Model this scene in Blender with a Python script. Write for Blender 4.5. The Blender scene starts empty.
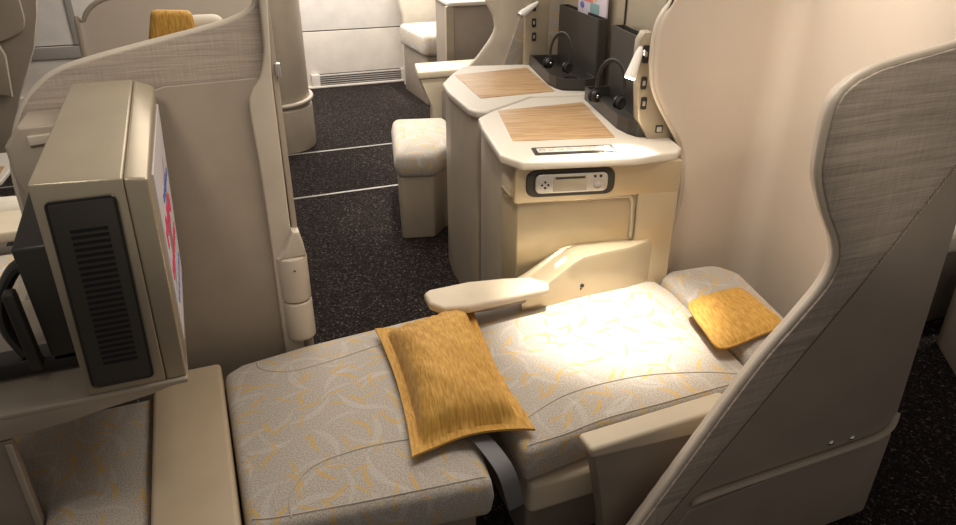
import bpy, bmesh, math, random
from math import sin, cos, pi, radians
from mathutils import Vector, Matrix, noise
random.seed(4)
COL = bpy.context.scene.collection

# ------------------------------------------------------------------ materials
class NT:
    def __init__(s, name):
        s.m = bpy.data.materials.new(name); s.m.use_nodes = True
        s.t = s.m.node_tree; s.n = s.t.nodes; s.b = s.n['Principled BSDF']
    def add(s, typ, **kw):
        n = s.n.new(typ)
        for k, v in kw.items():
            if k.startswith('i_'):
                n.inputs[k[2:].replace('_', ' ')].default_value = v
            else: setattr(n, k, v)
        return n
    def link(s, a, b): s.t.links.new(a, b)
    def math(s, op, a, b=None, c=None):
        n = s.n.new('ShaderNodeMath'); n.operation = op
        for i, v in enumerate((a, b, c)):
            if v is None: continue
            if isinstance(v, (int, float)): n.inputs[i].default_value = v
            else: s.link(v, n.inputs[i])
        return n.outputs[0]
    def mix(s, fac, a, b):
        n = s.n.new('ShaderNodeMix'); n.data_type = 'RGBA'
        for i, v in ((0, fac), (6, a), (7, b)):
            if isinstance(v, (int, float)): n.inputs[i].default_value = v
            elif isinstance(v, tuple): n.inputs[i].default_value = (*v[:3], 1)
            else: s.link(v, n.inputs[i])
        return n.outputs[2]
    def ramp(s, fac, stops):
        n = s.n.new('ShaderNodeValToRGB'); e = n.color_ramp.elements
        while len(e) < len(stops): e.new(.5)
        for el, (p, c) in zip(e, stops):
            el.position = p; el.color = (*c, 1) if isinstance(c, tuple) else (c, c, c, 1)
        s.link(fac, n.inputs[0]); return n.outputs[0]
    def bump(s, h, strength, dist=.002):
        n = s.add('ShaderNodeBump'); n.inputs['Strength'].default_value = strength
        n.inputs['Distance'].default_value = dist
        s.link(h, n.inputs['Height']); s.link(n.outputs[0], s.b.inputs['Normal'])
    def coord(s, kind='Object', scale=(1, 1, 1), rot=(0, 0, 0)):
        c = s.add('ShaderNodeTexCoord'); m = s.add('ShaderNodeMapping')
        m.inputs['Scale'].default_value = scale; m.inputs['Rotation'].default_value = rot
        s.link(c.outputs[kind], m.inputs[0]); return m.outputs[0]
    def noise(s, vec, scale, detail=2, rough=.5):
        n = s.add('ShaderNodeTexNoise'); s.link(vec, n.inputs['Vector'])
        n.inputs['Scale'].default_value = scale; n.inputs['Detail'].default_value = detail
        n.inputs['Roughness'].default_value = rough
        return n.outputs[0]
    def set(s, col=None, rough=None, metal=None, spec=None, coat=None):
        if col is not None:
            if isinstance(col, tuple): s.b.inputs['Base Color'].default_value = (*col, 1)
            else: s.link(col, s.b.inputs['Base Color'])
        if rough is not None: s.b.inputs['Roughness'].default_value = rough
        if metal is not None: s.b.inputs['Metallic'].default_value = metal
        if spec is not None: s.b.inputs['Specular IOR Level'].default_value = spec
        if coat is not None: s.b.inputs['Coat Weight'].default_value = coat
        return s

M = {}
def plain(name, col, rough=.5, metal=0, var=.04, spec=.5, coat=0):
    t = NT(name); v = t.coord()
    n = t.noise(v, 6, 3)
    c2 = tuple(max(0, c * (1 - var * 2)) for c in col); c1 = tuple(c * (1 + var) for c in col)
    t.set(t.ramp(n, [(.3, c2), (.7, c1)]), rough, metal, spec, coat)
    fine = t.noise(v, 450, 2)
    t.bump(fine, .06, .001)
    M[name] = t.m
plain('tan_shell', (.40, .34, .27), .38)
plain('tan_panel', (.36, .305, .245), .42)
plain('tan_dark', (.30, .25, .205), .5)
plain('cream_plastic', (.60, .53, .44), .38)
plain('champagne', (.43, .37, .275), .30, .35)
plain('champagne_face', (.56, .47, .325), .30, .5, var=.01)
plain('white_top', (.60, .555, .49), .42, var=.01)
plain('armrest_leather', (.62, .53, .40), .5)
plain('ottoman_leather', (.50, .40, .28), .45)
plain('lining', (.62, .535, .45), .65, var=.01)
plain('black_plastic', (.022, .020, .018), .4)
plain('vent_black', (.045, .040, .034), .6)
plain('slot_black', (.004, .004, .004), .8)
plain('charcoal', (.036, .032, .028), .42)
plain('grey_strap', (.17, .165, .175), .6)
plain('silver', (.62, .60, .57), .3, .7)
plain('track_metal', (.42, .40, .38), .35, .5)
plain('chrome', (.8, .8, .78), .12, 1)
plain('wall_white', (.70, .66, .61), .5)
plain('wall_lower', (.62, .57, .51), .5)
plain('grille_grey', (.30, .27, .25), .5)
plain('seam_dark', (.10, .09, .08), .6)
plain('cushion_cream', (.66, .60, .50), .8)
plain('piping_cream', (.50, .45, .38), .8)
plain('ear_pad', (.03, .027, .026), .75)
plain('lamp_white', (.82, .80, .76), .3)

def leafy(name, base, yel, wht, k=1.0):
    t = NT(name); uv = t.coord('UV')
    wob = t.noise(uv, 2.5, 1)
    def layer(scale, off, L, W, seed, curv):
        mp = t.add('ShaderNodeMapping'); mp.inputs['Location'].default_value = (off, off * .7, 0)
        t.link(uv, mp.inputs[0])
        vo = t.add('ShaderNodeTexVoronoi'); vo.voronoi_dimensions = '2D'; vo.inputs['Scale'].default_value = scale
        vo.inputs['Randomness'].default_value = .8
        t.link(mp.outputs[0], vo.inputs['Vector'])
        # vector from the cell point, in pattern units
        sub = t.add('ShaderNodeVectorMath', operation='SUBTRACT')
        t.link(mp.outputs[0], sub.inputs[0]); t.link(vo.outputs['Position'], sub.inputs[1])
        sep = t.add('ShaderNodeSeparateXYZ'); t.link(sub.outputs[0], sep.inputs[0])
        sc = t.add('ShaderNodeSeparateColor'); t.link(vo.outputs['Color'], sc.inputs[0])
        a = t.math('MULTIPLY', sc.outputs[0], 6.283)
        ca = t.math('COSINE', a); sa = t.math('SINE', a)
        x = t.math('ADD', t.math('MULTIPLY', sep.outputs[0], ca), t.math('MULTIPLY', sep.outputs[1], sa))
        y = t.math('SUBTRACT', t.math('MULTIPLY', sep.outputs[1], ca), t.math('MULTIPLY', sep.outputs[0], sa))
        y = t.math('ADD', y, t.math('MULTIPLY', t.math('MULTIPLY', x, x), curv))
        # tapered width
        xn = t.math('DIVIDE', x, L)
        w = t.math('MULTIPLY', t.math('SUBTRACT', 1.0, t.math('MULTIPLY', xn, xn)), W)
        d = t.math('SUBTRACT', w, t.math('ABSOLUTE', y))
        n = t.add('ShaderNodeMapRange'); n.inputs[1].default_value = 0; n.inputs[2].default_value = .0022
        t.link(d, n.inputs[0]); return n.outputs[0], y
    weave = t.noise(uv, 210, 1)
    wv = t.ramp(weave, [(.35, .0), (.62, 1.)])
    m1, y1 = layer(8.0, 0, .055, .0085, 1, 4.5)
    m2, y2 = layer(6.3, 3.7, .10, .013, 2, 3.5)
    m3, y3 = layer(7.2, 9.1, .085, .009, 3, -4)
    m4, y4 = layer(9.5, 14.3, .045, .006, 4, -4)
    stripe = t.math('GREATER_THAN', t.math('SINE', t.math('MULTIPLY', y2, 1500)), -.2)
    m2 = t.math('MULTIPLY', m2, stripe)
    stripe3 = t.math('GREATER_THAN', t.math('SINE', t.math('MULTIPLY', y3, 1500)), -.2)
    m3 = t.math('MULTIPLY', m3, stripe3)
    bs = t.mix(wv, tuple(c * .76 for c in base), tuple(c * 1.17 for c in base))
    c = t.mix(t.math('MULTIPLY', m2, .42), bs, wht)
    c = t.mix(t.math('MULTIPLY', m3, .36), c, wht)
    yy = t.math('MAXIMUM', m1, m4)
    c = t.mix(t.math('MULTIPLY', t.math('MULTIPLY', yy, t.math('ADD', .55, t.math('MULTIPLY', wv, .4))), .85), c, yel)
    t.set(c, .85, 0, .2)
    t.b.inputs['Sheen Weight'].default_value = .15
    t.bump(weave, .35, .0015)
    M[name] = t.m
leafy('leaf_fabric', (.455, .41, .36), (.62, .40, .10), (.66, .64, .62))

def orange(name):
    t = NT(name); uv = t.coord('UV', (1, .20, 1))
    n = t.noise(uv, 115, 3, .6); n2 = t.noise(t.coord('UV'), 5, 2)
    w = t.noise(t.coord('UV'), 400, 1)
    c = t.ramp(n, [(.30, (.42, .215, .035)), (.5, (.60, .335, .065)), (.72, (.74, .46, .13))])
    c = t.mix(t.math('MULTIPLY', n2, .3), c, (.44, .22, .04))
    t.set(c, .62, 0, .3); t.b.inputs['Sheen Weight'].default_value = .1
    t.bump(t.math('ADD', n, t.math('MULTIPLY', w, .25)), .8, .004)
    M[name] = t.m
orange('orange_fabric')

def wood(name):
    t = NT(name); v = t.coord('Object', (1.6, 26, 26))
    n = t.noise(v, 3.2, 4, .6); n2 = t.noise(t.coord('Object', (3, 110, 110)), 2.5, 2)
    c = t.ramp(n, [(.28, (.24, .125, .05)), (.45, (.45, .28, .14)), (.60, (.56, .395, .23)), (.8, (.36, .215, .10))])
    c = t.mix(t.math('MULTIPLY', t.ramp(n2, [(.40, 1.), (.56, 0.)]), .55), c, (.27, .155, .075))
    t.set(c, .38); t.bump(n, .1, .001)
    M[name] = t.m
wood('wood')

def linen(name, base, k):
    t = NT(name); v = t.coord('Object', (7, 7, 300)); v2 = t.coord('Object', (300, 300, 9))
    n = t.noise(v, 1.0, 4, .65); n2 = t.noise(v2, 1.2, 2)
    band = t.noise(t.coord('Object', (1.2, 1.2, 42)), 1.0, 3, .7)
    s = t.math('ADD', t.math('MULTIPLY', n, .5), t.math('ADD', t.math('MULTIPLY', n2, .25), t.math('MULTIPLY', band, .45)))
    c = t.ramp(s, [(.42, tuple(x * (1 - k) for x in base)), (.60, base), (.78, tuple(x * (1 + k * .9) for x in base))])
    t.set(c, .8, 0, .2); t.bump(s, .6, .002)
    M[name] = t.m
linen('linen', (.41, .35, .295), .38)
linen('linen_strip', (.28, .25, .22), .30)

def carpet(name):
    t = NT(name); v = t.coord('Object', (1, 1, 1))
    vo = t.add('ShaderNodeTexVoronoi'); vo.inputs['Scale'].default_value = 120; t.link(v, vo.inputs['Vector'])
    sc = t.add('ShaderNodeSeparateColor'); t.link(vo.outputs['Color'], sc.inputs[0])
    c = t.ramp(sc.outputs[0], [(0, (.008, .006, .006)), (.5, (.014, .012, .011)), (.75, (.028, .023, .021)), (.92, (.06, .05, .046)), (1, (.17, .14, .13))])
    tint = t.mix(t.math('MULTIPLY', sc.outputs[1], .5), c, (.022, .013, .012))
    big = t.noise(v, 220, 2)
    t.set(tint, .95, 0, .1); t.bump(t.math('ADD', vo.outputs['Distance'], big), .9, .006)
    M[name] = t.m
carpet('carpet')

def emis(name, col, s):
    t = NT(name); t.set(tuple(c * .6 for c in col), .4)
    t.b.inputs['Emission Color'].default_value = (*col, 1); t.b.inputs['Emission Strength'].default_value = s
    M[name] = t.m
emis('lamp_glow', (1, .86, .62), 14)
emis('screen_lit', (.80, .72, .70), .10)
emis('screen_red', (.75, .07, .16), .22)
emis('screen_blue', (.12, .18, .55), .2)
plain('red_ink', (.75, .12, .10), .4); plain('blue_ink', (.16, .17, .50), .4); plain('paper', (.66, .60, .68), .35)
plain('teal_ink', (.25, .42, .45), .4); plain('yellow_ink', (.75, .60, .25), .4)
plain('display', (.42, .38, .30), .15, .2)

# ------------------------------------------------------------------ geometry
def link(name, me, mat=None, parent=None, smooth=40):
    o = bpy.data.objects.new(name, me); COL.objects.link(o)
    if mat:
        for mm in (mat if isinstance(mat, (list, tuple)) else [mat]): me.materials.append(M[mm])
    if smooth:
        for p in me.polygons: p.use_smooth = True
        me.set_sharp_from_angle(angle=radians(smooth))
    if parent: o.parent = parent
    return o
def fin(bm, name, mat, parent=None, smooth=40, uv=True):
    bmesh.ops.recalc_face_normals(bm, faces=bm.faces)
    if uv: boxuv(bm)
    me = bpy.data.meshes.new(name); bm.to_mesh(me); bm.free()
    return link(name, me, mat, parent, smooth)
def boxuv(bm):
    l = bm.loops.layers.uv.get('u') or bm.loops.layers.uv.new('u')
    bm.normal_update()
    for f in bm.faces:
        n = f.normal
        for lp in f.loops:
            c = lp.vert.co
            if abs(n.z) > .55: lp[l].uv = (c.x, c.y)
            elif abs(n.y) > abs(n.x): lp[l].uv = (c.x, c.z + 1.3)
            else: lp[l].uv = (c.y + 5, c.z)
def thing(name, label, cat, group=None, loc=(0, 0, 0), rz=0):
    o = bpy.data.objects.new(name, None); COL.objects.link(o)
    o.empty_display_size = .1
    o.location = loc; o.rotation_euler = (0, 0, rz); tag(o, label, cat, group); return o
def tag(o, label, cat, group=None):
    o['label'] = label; o['category'] = cat
    if group: o['group'] = group
    return o
def struct(o): o['kind'] = 'structure'; return o

def rounded(pts, r, n=5):
    """outline with its corners rounded; r one number or one per corner"""
    P = [Vector(p) for p in pts]; N = len(P); out = []
    for i, p in enumerate(P):
        rr = r[i] if isinstance(r, (list, tuple)) else r
        a = P[i - 1] - p; b = P[(i + 1) % N] - p
        if rr <= 0: out.append(p); continue
        ang = a.angle(b)
        if ang > pi - .02: out.append(p); continue
        d = min(rr / math.tan(ang / 2), a.length * .48, b.length * .48)
        s = p + a.normalized() * d; e = p + b.normalized() * d
        for k in range(n + 1):
            t = k / n
            out.append(s * (1 - t) ** 2 + p * 2 * t * (1 - t) + e * t * t)
    return out
def densify(P, step):
    out = []
    for i, p in enumerate(P):
        q = P[(i + 1) % len(P)]; m = max(1, int((q - p).length / step))
        out += [p.lerp(q, k / m) for k in range(m)]
    return out
def offset(P, d):
    """inset an outline by d (positive goes inwards)"""
    N = len(P); area = sum(P[i - 1].x * P[i].y - P[i].x * P[i - 1].y for i in range(N))
    sg = 1 if area > 0 else -1; out = []
    for i in range(N):
        a = (P[i] - P[i - 1]); b = (P[(i + 1) % N] - P[i])
        a = a.normalized() if a.length > 1e-9 else b.normalized(); b = b.normalized() if b.length > 1e-9 else a
        na = Vector((-a.y, a.x)); nb = Vector((-b.y, b.x)); n = na + nb
        if n.length < 1e-6: n = na
        n.normalize(); c = max(.5, n.dot(na))
        out.append(P[i] + n * (d / c) * sg)
    return out
XY = lambda x, y, h: (x, y, h)
XZ = lambda x, y, h: (x, h, y)
YZ = lambda x, y, h: (h, x, y)
def ringsolid(bm, P, h0, h1, r=0, mp=XY, crown=0, seg=3, both=True, bulge=0, levels=6):
    """solid from an outline between two heights, its edges rounded by r; crown swells the top like a cushion"""
    rings = []
    def ring(d, h):
        Q = offset(P, d) if abs(d) > 1e-9 else P
        rings.append([(q, h) for q in Q])
    sgn = 1 if h1 > h0 else -1
    if r > 0 and both:
        for k in range(seg): a = pi / 2 * k / seg; ring(r * (1 - sin(a)), h0 + sgn * r * (1 - cos(a)))
    else: ring(0, h0)
    if r > 0:
        if both: ring(0, h0 + sgn * r)
        if bulge: ring(-bulge, (h0 + h1) / 2)
        ring(0, h1 - sgn * r)
        for k in range(1, seg + 1): a = pi / 2 * k / seg; ring(r * (1 - cos(a)), h1 - sgn * r * (1 - sin(a)))
    else: ring(0, h1)
    V = [[bm.verts.new(mp(q.x, q.y, h)) for q, h in rg] for rg in rings]
    N = len(P)
    for A, B in zip(V, V[1:]):
        for i in range(N): bm.faces.new((A[i], A[(i + 1) % N], B[(i + 1) % N], B[i]))
    bm.faces.new(V[0])
    if crown:
        Q = [q for q, h in rings[-1]]; c = sum(Q, Vector((0, 0))) / N; prev = V[-1]
        for k in range(1, levels):
            s = 1 - k / levels
            cur = [bm.verts.new(mp(*(c + (q - c) * s), h1 + sgn * crown * (1 - s ** 2.2) ** .8)) for q in Q]
            for i in range(N): bm.faces.new((prev[i], prev[(i + 1) % N], cur[(i + 1) % N], cur[i]))
            prev = cur
        cv = bm.verts.new(mp(c.x, c.y, h1 + sgn * crown))
        for i in range(N): bm.faces.new((prev[i], prev[(i + 1) % N], cv))
    else: bm.faces.new(V[-1])
def slab(name, pts, h0, h1, mat, parent=None, mp=XY, r=.006, cr=0, crown=0, step=None, seg=3, bulge=0):
    P = rounded(pts, cr) if cr else [Vector(p) for p in pts]
    if step: P = densify(P, step)
    bm = bmesh.new(); ringsolid(bm, P, h0, h1, r, mp, crown, seg, bulge=bulge)
    return fin(bm, name, mat, parent)
def rect(x0, y0, x1, y1): return [(x0, y0), (x1, y0), (x1, y1), (x0, y1)]
def box(name, x0, x1, y0, y1, z0, z1, mat, parent=None, r=.006, cr=0):
    return slab(name, rect(x0, y0, x1, y1), z0, z1, mat, parent, r=r, cr=cr)
def smoothline(pts, n=6):
    P = [Vector(p) for p in pts]; out = []
    for i in range(len(P) - 1):
        p0 = P[max(0, i - 1)]; p1 = P[i]; p2 = P[i + 1]; p3 = P[min(len(P) - 1, i + 2)]
        for k in range(n):
            t = k / n
            out.append(.5 * ((2 * p1) + (p2 - p0) * t + (2 * p0 - 5 * p1 + 4 * p2 - p3) * t * t + (3 * p1 - p0 - 3 * p2 + p3) * t ** 3))
    out.append(P[-1]); return out
def tube(bm, pts, r, n=10, closed=False, sq=None, up=(0, 0, 1)):
    """sweep a circle (or an ellipse sq=(a,b)) along points"""
    P = [Vector(p) for p in pts]; N = len(P); up = Vector(up); rings = []
    for i in range(N):
        if closed: d = P[(i + 1) % N] - P[i - 1]
        else: d = P[min(N - 1, i + 1)] - P[max(0, i - 1)]
        d.normalize(); s = d.cross(up)
        if s.length < 1e-3: s = d.cross(Vector((1, 0, 0)))
        s.normalize(); t = s.cross(d)
        rr = r[i] if isinstance(r, (list, tuple)) else r
        a, b = sq if sq else (rr, rr)
        rings.append([bm.verts.new(P[i] + s * a * cos(2 * pi * k / n) + t * b * sin(2 * pi * k / n)) for k in range(n)])
    for A, B in zip(rings, rings[1:] + ([rings[0]] if closed else [])):
        for k in range(n): bm.faces.new((A[k], A[(k + 1) % n], B[(k + 1) % n], B[k]))
    if not closed: bm.faces.new(rings[0]); bm.faces.new(rings[-1])
def tubeo(name, pts, r, mat, parent=None, n=10, closed=False, sq=None, up=(0, 0, 1)):
    bm = bmesh.new(); tube(bm, pts, r, n, closed, sq, up); return fin(bm, name, mat, parent, 50)
def lathe(name, prof, mat, parent=None, n=20, mtx=None):
    bm = bmesh.new(); R = []
    for r, z in prof: R.append([bm.verts.new((r * cos(2 * pi * k / n), r * sin(2 * pi * k / n), z)) for k in range(n)])
    for A, B in zip(R, R[1:]):
        for k in range(n): bm.faces.new((A[k], A[(k + 1) % n], B[(k + 1) % n], B[k]))
    bm.faces.new(R[0]); bm.faces.new(R[-1])
    if mtx: bmesh.ops.transform(bm, matrix=mtx, verts=bm.verts)
    return fin(bm, name, mat, parent, 40)
def aim(p, q):
    """matrix that stands the z axis from p towards q"""
    return Matrix.Translation(p) @ (Vector(q) - Vector(p)).to_track_quat('Z', 'Y').to_matrix().to_4x4()

# ------------------------------------------------------------------ setting
fl = struct(slab('floor', rect(-4, -.8, 7, 9.3), -.05, 0, 'carpet', r=0))
def seat_track(i, y, x0, x1):
    o = slab('trim_%d' % i, rect(x0, y - .013, x1, y + .013), 0, .004, 'track_metal', r=.001); struct(o)
seat_track(1, 6.36, -3, 6); seat_track(2, 5.24, -3, 6)

# side wall of the cabin: lower and upper lining with a seam between
w = slab('wall_far', [(-4, .68), (7, .68), (7, 2.6), (-4, 2.6)], 9.05, 9.25, 'wall_white', mp=XZ, r=.006); struct(w)
w = slab('wall_far_lower', [(-4, 0), (7, 0), (7, .668), (-4, .668)], 9.05, 9.25, 'wall_lower', mp=XZ, r=.006); w.name = 'trim_4'; struct(w)
w = slab('trim_5', [(-4, .664), (7, .664), (7, .684), (-4, .684)], 9.07, 9.2, 'seam_dark', mp=XZ, r=0); struct(w)
for i, x in enumerate((-1.13, 4.2)):
    w = slab('trim_%d' % (6 + i), [(x - .035, .68), (x + .035, .68), (x + .035, 2.6), (x - .035, 2.6)], 9.035, 9.06, 'grille_grey', mp=XZ, r=.004); struct(w)
w = slab('trim_8', [(-1.62, .54), (-.55, .54), (-.55, .665), (-1.62, .665)], 9.03, 9.06, 'grille_grey', mp=XZ, r=.004); struct(w)
bb = bmesh.new()
for x0, x1 in ((-3.9, .6), (1.36, 1.46), (2.52, 6.9)):
    ringsolid(bb, [Vector(p) for p in rect(x0, .0, x1, .16)], 8.98, 9.06, .004, XZ)
ringsolid(bb, [Vector(p) for p in rect(-3.9, .0, 6.9, .02)], 8.96, 9.06, .004, XZ)
struct(fin(bb, 'baseboard_far', 'wall_lower'))
gr = thing('air_return_grille', 'grey louvred air return grille low on the white cabin wall', 'grille', loc=(1.99, 9.0, .09))
def local(o, par):
    o.parent = par; o.matrix_parent_inverse = Matrix.Translation(-Vector(par.location)); return o
def keep(o, par):
    """parent a mesh built in world coordinates to a placed thing"""
    o.parent = par
    m = Matrix.Translation(par.location) @ par.rotation_euler.to_matrix().to_4x4()
    o.matrix_parent_inverse = m.inverted(); return o
bm = bmesh.new()
ringsolid(bm, [Vector(p) for p in rect(1.46, .02, 2.52, .16)], 9.03, 9.045, 0, XZ)
keep(fin(bm, 'backing', 'seam_dark'), gr)
bm = bmesh.new()
for k in range(5):
    z = .035 + k * .026
    ringsolid(bm, [Vector(p) for p in ((9.0, z - .004), (9.025, z + .010), (9.025, z + .014), (9.0, z))], 1.46, 2.52, 0, YZ)
keep(fin(bm, 'louvres', 'grille_grey'), gr)

# ------------------------------------------------------------------ near seat, flat as a bed
seat = thing('lie_flat_seat', 'pale patterned airline seat laid flat as a bed, under the orange square cushion', 'seat', loc=(1.1, 1.9, 0))
def cushion(name, pts, z0, z1, cr, r, crown, mat='leaf_fabric', par=seat, bulge=.006):
    o = slab(name, pts, z0, z1, mat, None, r=r, cr=cr, crown=crown, step=.05, seg=5, bulge=bulge)
    keep(o, par) if par else None
    return o
foot = cushion('foot_cushion', [(-.075, 1.50), (.22, 1.478), (.625, 1.432), (.755, 2.36), (.755, 2.425), (.22, 2.385), (-.02, 2.345), (-.082, 2.30)], .34, .49, [.05, .3, .03, .05, .05, .3, .04, .04], .035, .02)
seatc = cushion('seat_cushion', [(.745, 1.475), (1.01, 1.505), (1.60, 1.50), (1.685, 1.56), (1.775, 2.15), (1.76, 2.345), (.86, 2.36), (.79, 2.33)], .385, .525, [.03, .2, .05, .05, .05, .05, .08, .05], .03, .022)
head = cushion('head_cushion', [(1.69, 1.50), (1.83, 1.50), (2.02, 1.70), (2.13, 2.15), (2.08, 2.27), (1.84, 2.29), (1.775, 2.25)], .42, .555, [.05, .05, .06, .1, .1, .05, .05], .04, .02)
# stitched seam on the cushions, running inside their near edge
def z_on(o, x, y, zf):
    hit = o_hit(o, x, y); return hit if hit is not None else zf
from mathutils.bvhtree import BVHTree
def o_hit(o, x, y):
    me = o.data; t = BVHTree.FromPolygons([v.co for v in me.vertices], [tuple(p.vertices) for p in me.polygons])
    h = t.ray_cast(Vector((x, y, 3)), Vector((0, 0, -1))); return h[0].z if h[0] else None
def seam(o, pts, par):
    t = BVHTree.FromPolygons([v.co for v in o.data.vertices], [tuple(p.vertices) for p in o.data.polygons])
    out = []
    for p in smoothline([(x, y, 0) for x, y in pts], 10):
        h = t.ray_cast(Vector((p.x, p.y, 3)), Vector((0, 0, -1)))
        if h[0]: out.append(h[0] + Vector((0, 0, .0005)))
    s = tubeo('piping', out, .003, 'piping_cream', None, 6)
    s.parent = o; return s
seam(foot, [(.045, 1.515), (.06, 1.60), (.14, 1.68), (.30, 1.70), (.48, 1.68), (.655, 1.65)], seat)
seam(foot, [(.04, 2.33), (.05, 2.26), (.14, 2.20), (.30, 2.21), (.50, 2.25), (.74, 2.29)], seat)
seam(seatc, [(.775, 1.60), (1.0, 1.665), (1.25, 1.665), (1.45, 1.62), (1.62, 1.56)], seat)
seam(seatc, [(.83, 2.30), (1.1, 2.325), (1.5, 2.325), (1.745, 2.29)], seat)
keep(slab('seat_frame', [(.765, 1.475), (2.0, 1.475), (2.05, 2.3), (.80, 2.3)], .25, .375, 'armrest_leather', r=.02, cr=.03), seat)
keep(slab('pedestal', [(.80, 1.56), (1.85, 1.56), (1.9, 2.2), (.84, 2.2)], 0, .26, 'tan_dark', r=.01, cr=.02), seat)
keep(slab('foot_frame', [(-.04, 1.53), (.6, 1.50), (.68, 2.28), (.0, 2.25)], .12, .345, 'tan_dark', r=.01, cr=.03), seat)
seam(foot, [(-.055, 1.55), (.0, 1.530), (.22, 1.502), (.42, 1.480), (.612, 1.460)], seat)
seam(seatc, [(.765, 1.500), (.9, 1.508), (1.05, 1.524), (1.3, 1.522), (1.6, 1.522)], seat)
# seat belt strap lying in the gap between the two cushions
bm = bmesh.new()
path = [(.60, 1.80, .522), (.645, 1.62, .520), (.670, 1.50, .506), (.685, 1.452, .470), (.70, 1.44, .40), (.715, 1.44, .34)]
prevs = None
for i, p in enumerate(smoothline(path, 5)):
    wd = .034; a, b = Vector((p.x - wd, p.y, p.z)), Vector((p.x + wd * .7, p.y + .01, p.z))
    cur = [bm.verts.new(a), bm.verts.new(b), bm.verts.new(b + Vector((0, .004, -.004))), bm.verts.new(a + Vector((0, .004, -.004)))]
    if prevs:
        for k in range(4): bm.faces.new((prevs[k], prevs[(k + 1) % 4], cur[(k + 1) % 4], cur[k]))
    else: bm.faces.new(cur)
    prevs = cur
bm.faces.new(prevs)
keep(fin(bm, 'seat_belt', 'grey_strap'), seat)

# near armrest: leather pad over a tan side box
arm = slab('armrest_box', [(.90, .555), (.865, .60), (1.375, .60), (1.315, .53), (.97, .13), (.93, .13), (1.03, .2), (.96, .44)][0:0] or [(.915, .56), (1.34, .54), (1.34, .53), (.99, .12), (.98, .25), (.945, .42)], 1.362, 1.42, 'tan_dark', mp=XZ, r=.006)
keep(arm, seat)
pad = slab('armrest_pad', [(.90, .553), (1.31, .522), (1.42, .54), (1.42, .605), (1.30, .602), (.892, .592)], 1.345, 1.425, 'armrest_leather', mp=XZ, r=.013, cr=.02, seg=4)
keep(pad, seat)

# ------------------------------------------------------------------ cushions lying on the bed
def pillow(name, corners, zc, T, flange, label, sag=0, seed=0, bumpy=.012, cat='cushion', curve=.04, base=None, pw=.62, rnd=0):
    c = [Vector(p) for p in corners]; n = 48; cen = sum(c, Vector()) / 4
    bm = bmesh.new(); uvl = bm.loops.layers.uv.new('u')
    def pos(u, v, side):
        # u, v in 0..1
        e = lambda t: 1 - (2 * t - 1) ** 2
        u0, v0 = u, v
        if rnd:
            a, b = 2 * u - 1, 2 * v - 1
            u = .5 + .5 * a * math.sqrt(1 - rnd * b ** 8); v = .5 + .5 * b * math.sqrt(1 - rnd * a ** 8)
        uu = u + (0.5 - u) * curve * 2 * e(v); vv = v + (0.5 - v) * curve * 2 * e(u)
        p = c[0].lerp(c[1], uu).lerp(c[3].lerp(c[2], uu), vv)
        if rnd: u, v = u0, v0
        fu = (u - flange) / (1 - 2 * flange); fv = (v - flange * .6) / (1 - 1.2 * flange)
        h = 0
        if 0 < fu < 1 and 0 < fv < 1:
            h = (max(0, 1 - abs(2 * fu - 1) ** 2.6) * max(0, 1 - abs(2 * fv - 1) ** 2.6)) ** pw
        q = Vector((p.x * 3, p.y * 3, seed))
        wr = noise.noise(q * 2.2) * bumpy + noise.noise(Vector((p.x * 22 + p.y * 9, p.y * 5, seed))) * bumpy * .5
        import_a = math.atan2(fv - .5, fu - .5)
        wr += noise.noise(Vector((cos(import_a) * 7, sin(import_a) * 7, seed + 3))) * bumpy * 1.6 * (1 - h)
        edge = noise.noise(q * 3.1 + Vector((5, 2, 0))) * .008 * (1 - h)
        if side > 0: return p + Vector((0, 0, .004 + T * h + wr * h + edge))
        return p + Vector((0, 0, -.004 - T * .12 * h + edge))
    G = {}
    for s in (1, -1):
        for i in range(n + 1):
            for j in range(n + 1): G[s, i, j] = bm.verts.new(pos(i / n, j / n, s))
    W = (c[1] - c[0]).length; H = (c[3] - c[0]).length
    for s in (1, -1):
        for i in range(n):
            for j in range(n):
                f = bm.faces.new((G[s, i, j], G[s, i + 1, j], G[s, i + 1, j + 1], G[s, i, j + 1]))
                for lp, (a, b) in zip(f.loops, ((i, j), (i + 1, j), (i + 1, j + 1), (i, j + 1))): lp[uvl].uv = (a / n * W, b / n * H)
    for i in range(n):
        for (a, b) in (((i, 0), (i + 1, 0)), ((i, n), (i + 1, n)), ((0, i), (0, i + 1)), ((n, i), (n, i + 1))):
            bm.faces.new((G[1, *a], G[1, *b], G[-1, *b], G[-1, *a]))
    bmesh.ops.translate(bm, verts=bm.verts, vec=-cen)
    o = fin(bm, name, 'orange_fabric', None, 60, uv=False); o.location = cen
    tag(o, label, cat); return o
pillow('throw_cushion', [(.49, 2.31, .535), (.885, 2.275, .575), (.80, 1.52, .56), (.415, 1.57, .53)], 0, .115, .10,
       'large orange square cushion with a flat border, lying across the middle of the bed', seed=1, pw=.34, bumpy=.022, curve=.055)
pillow('headrest_pillow', [(1.675, 1.955, .590), (1.965, 1.975, .60), (1.935, 1.67, .592), (1.585, 1.635, .582)], 0, .020, .045,
       'small flat orange pillow at the head end of the bed', seed=5, bumpy=.004, curve=-.005, pw=.35, rnd=.16)

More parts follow.
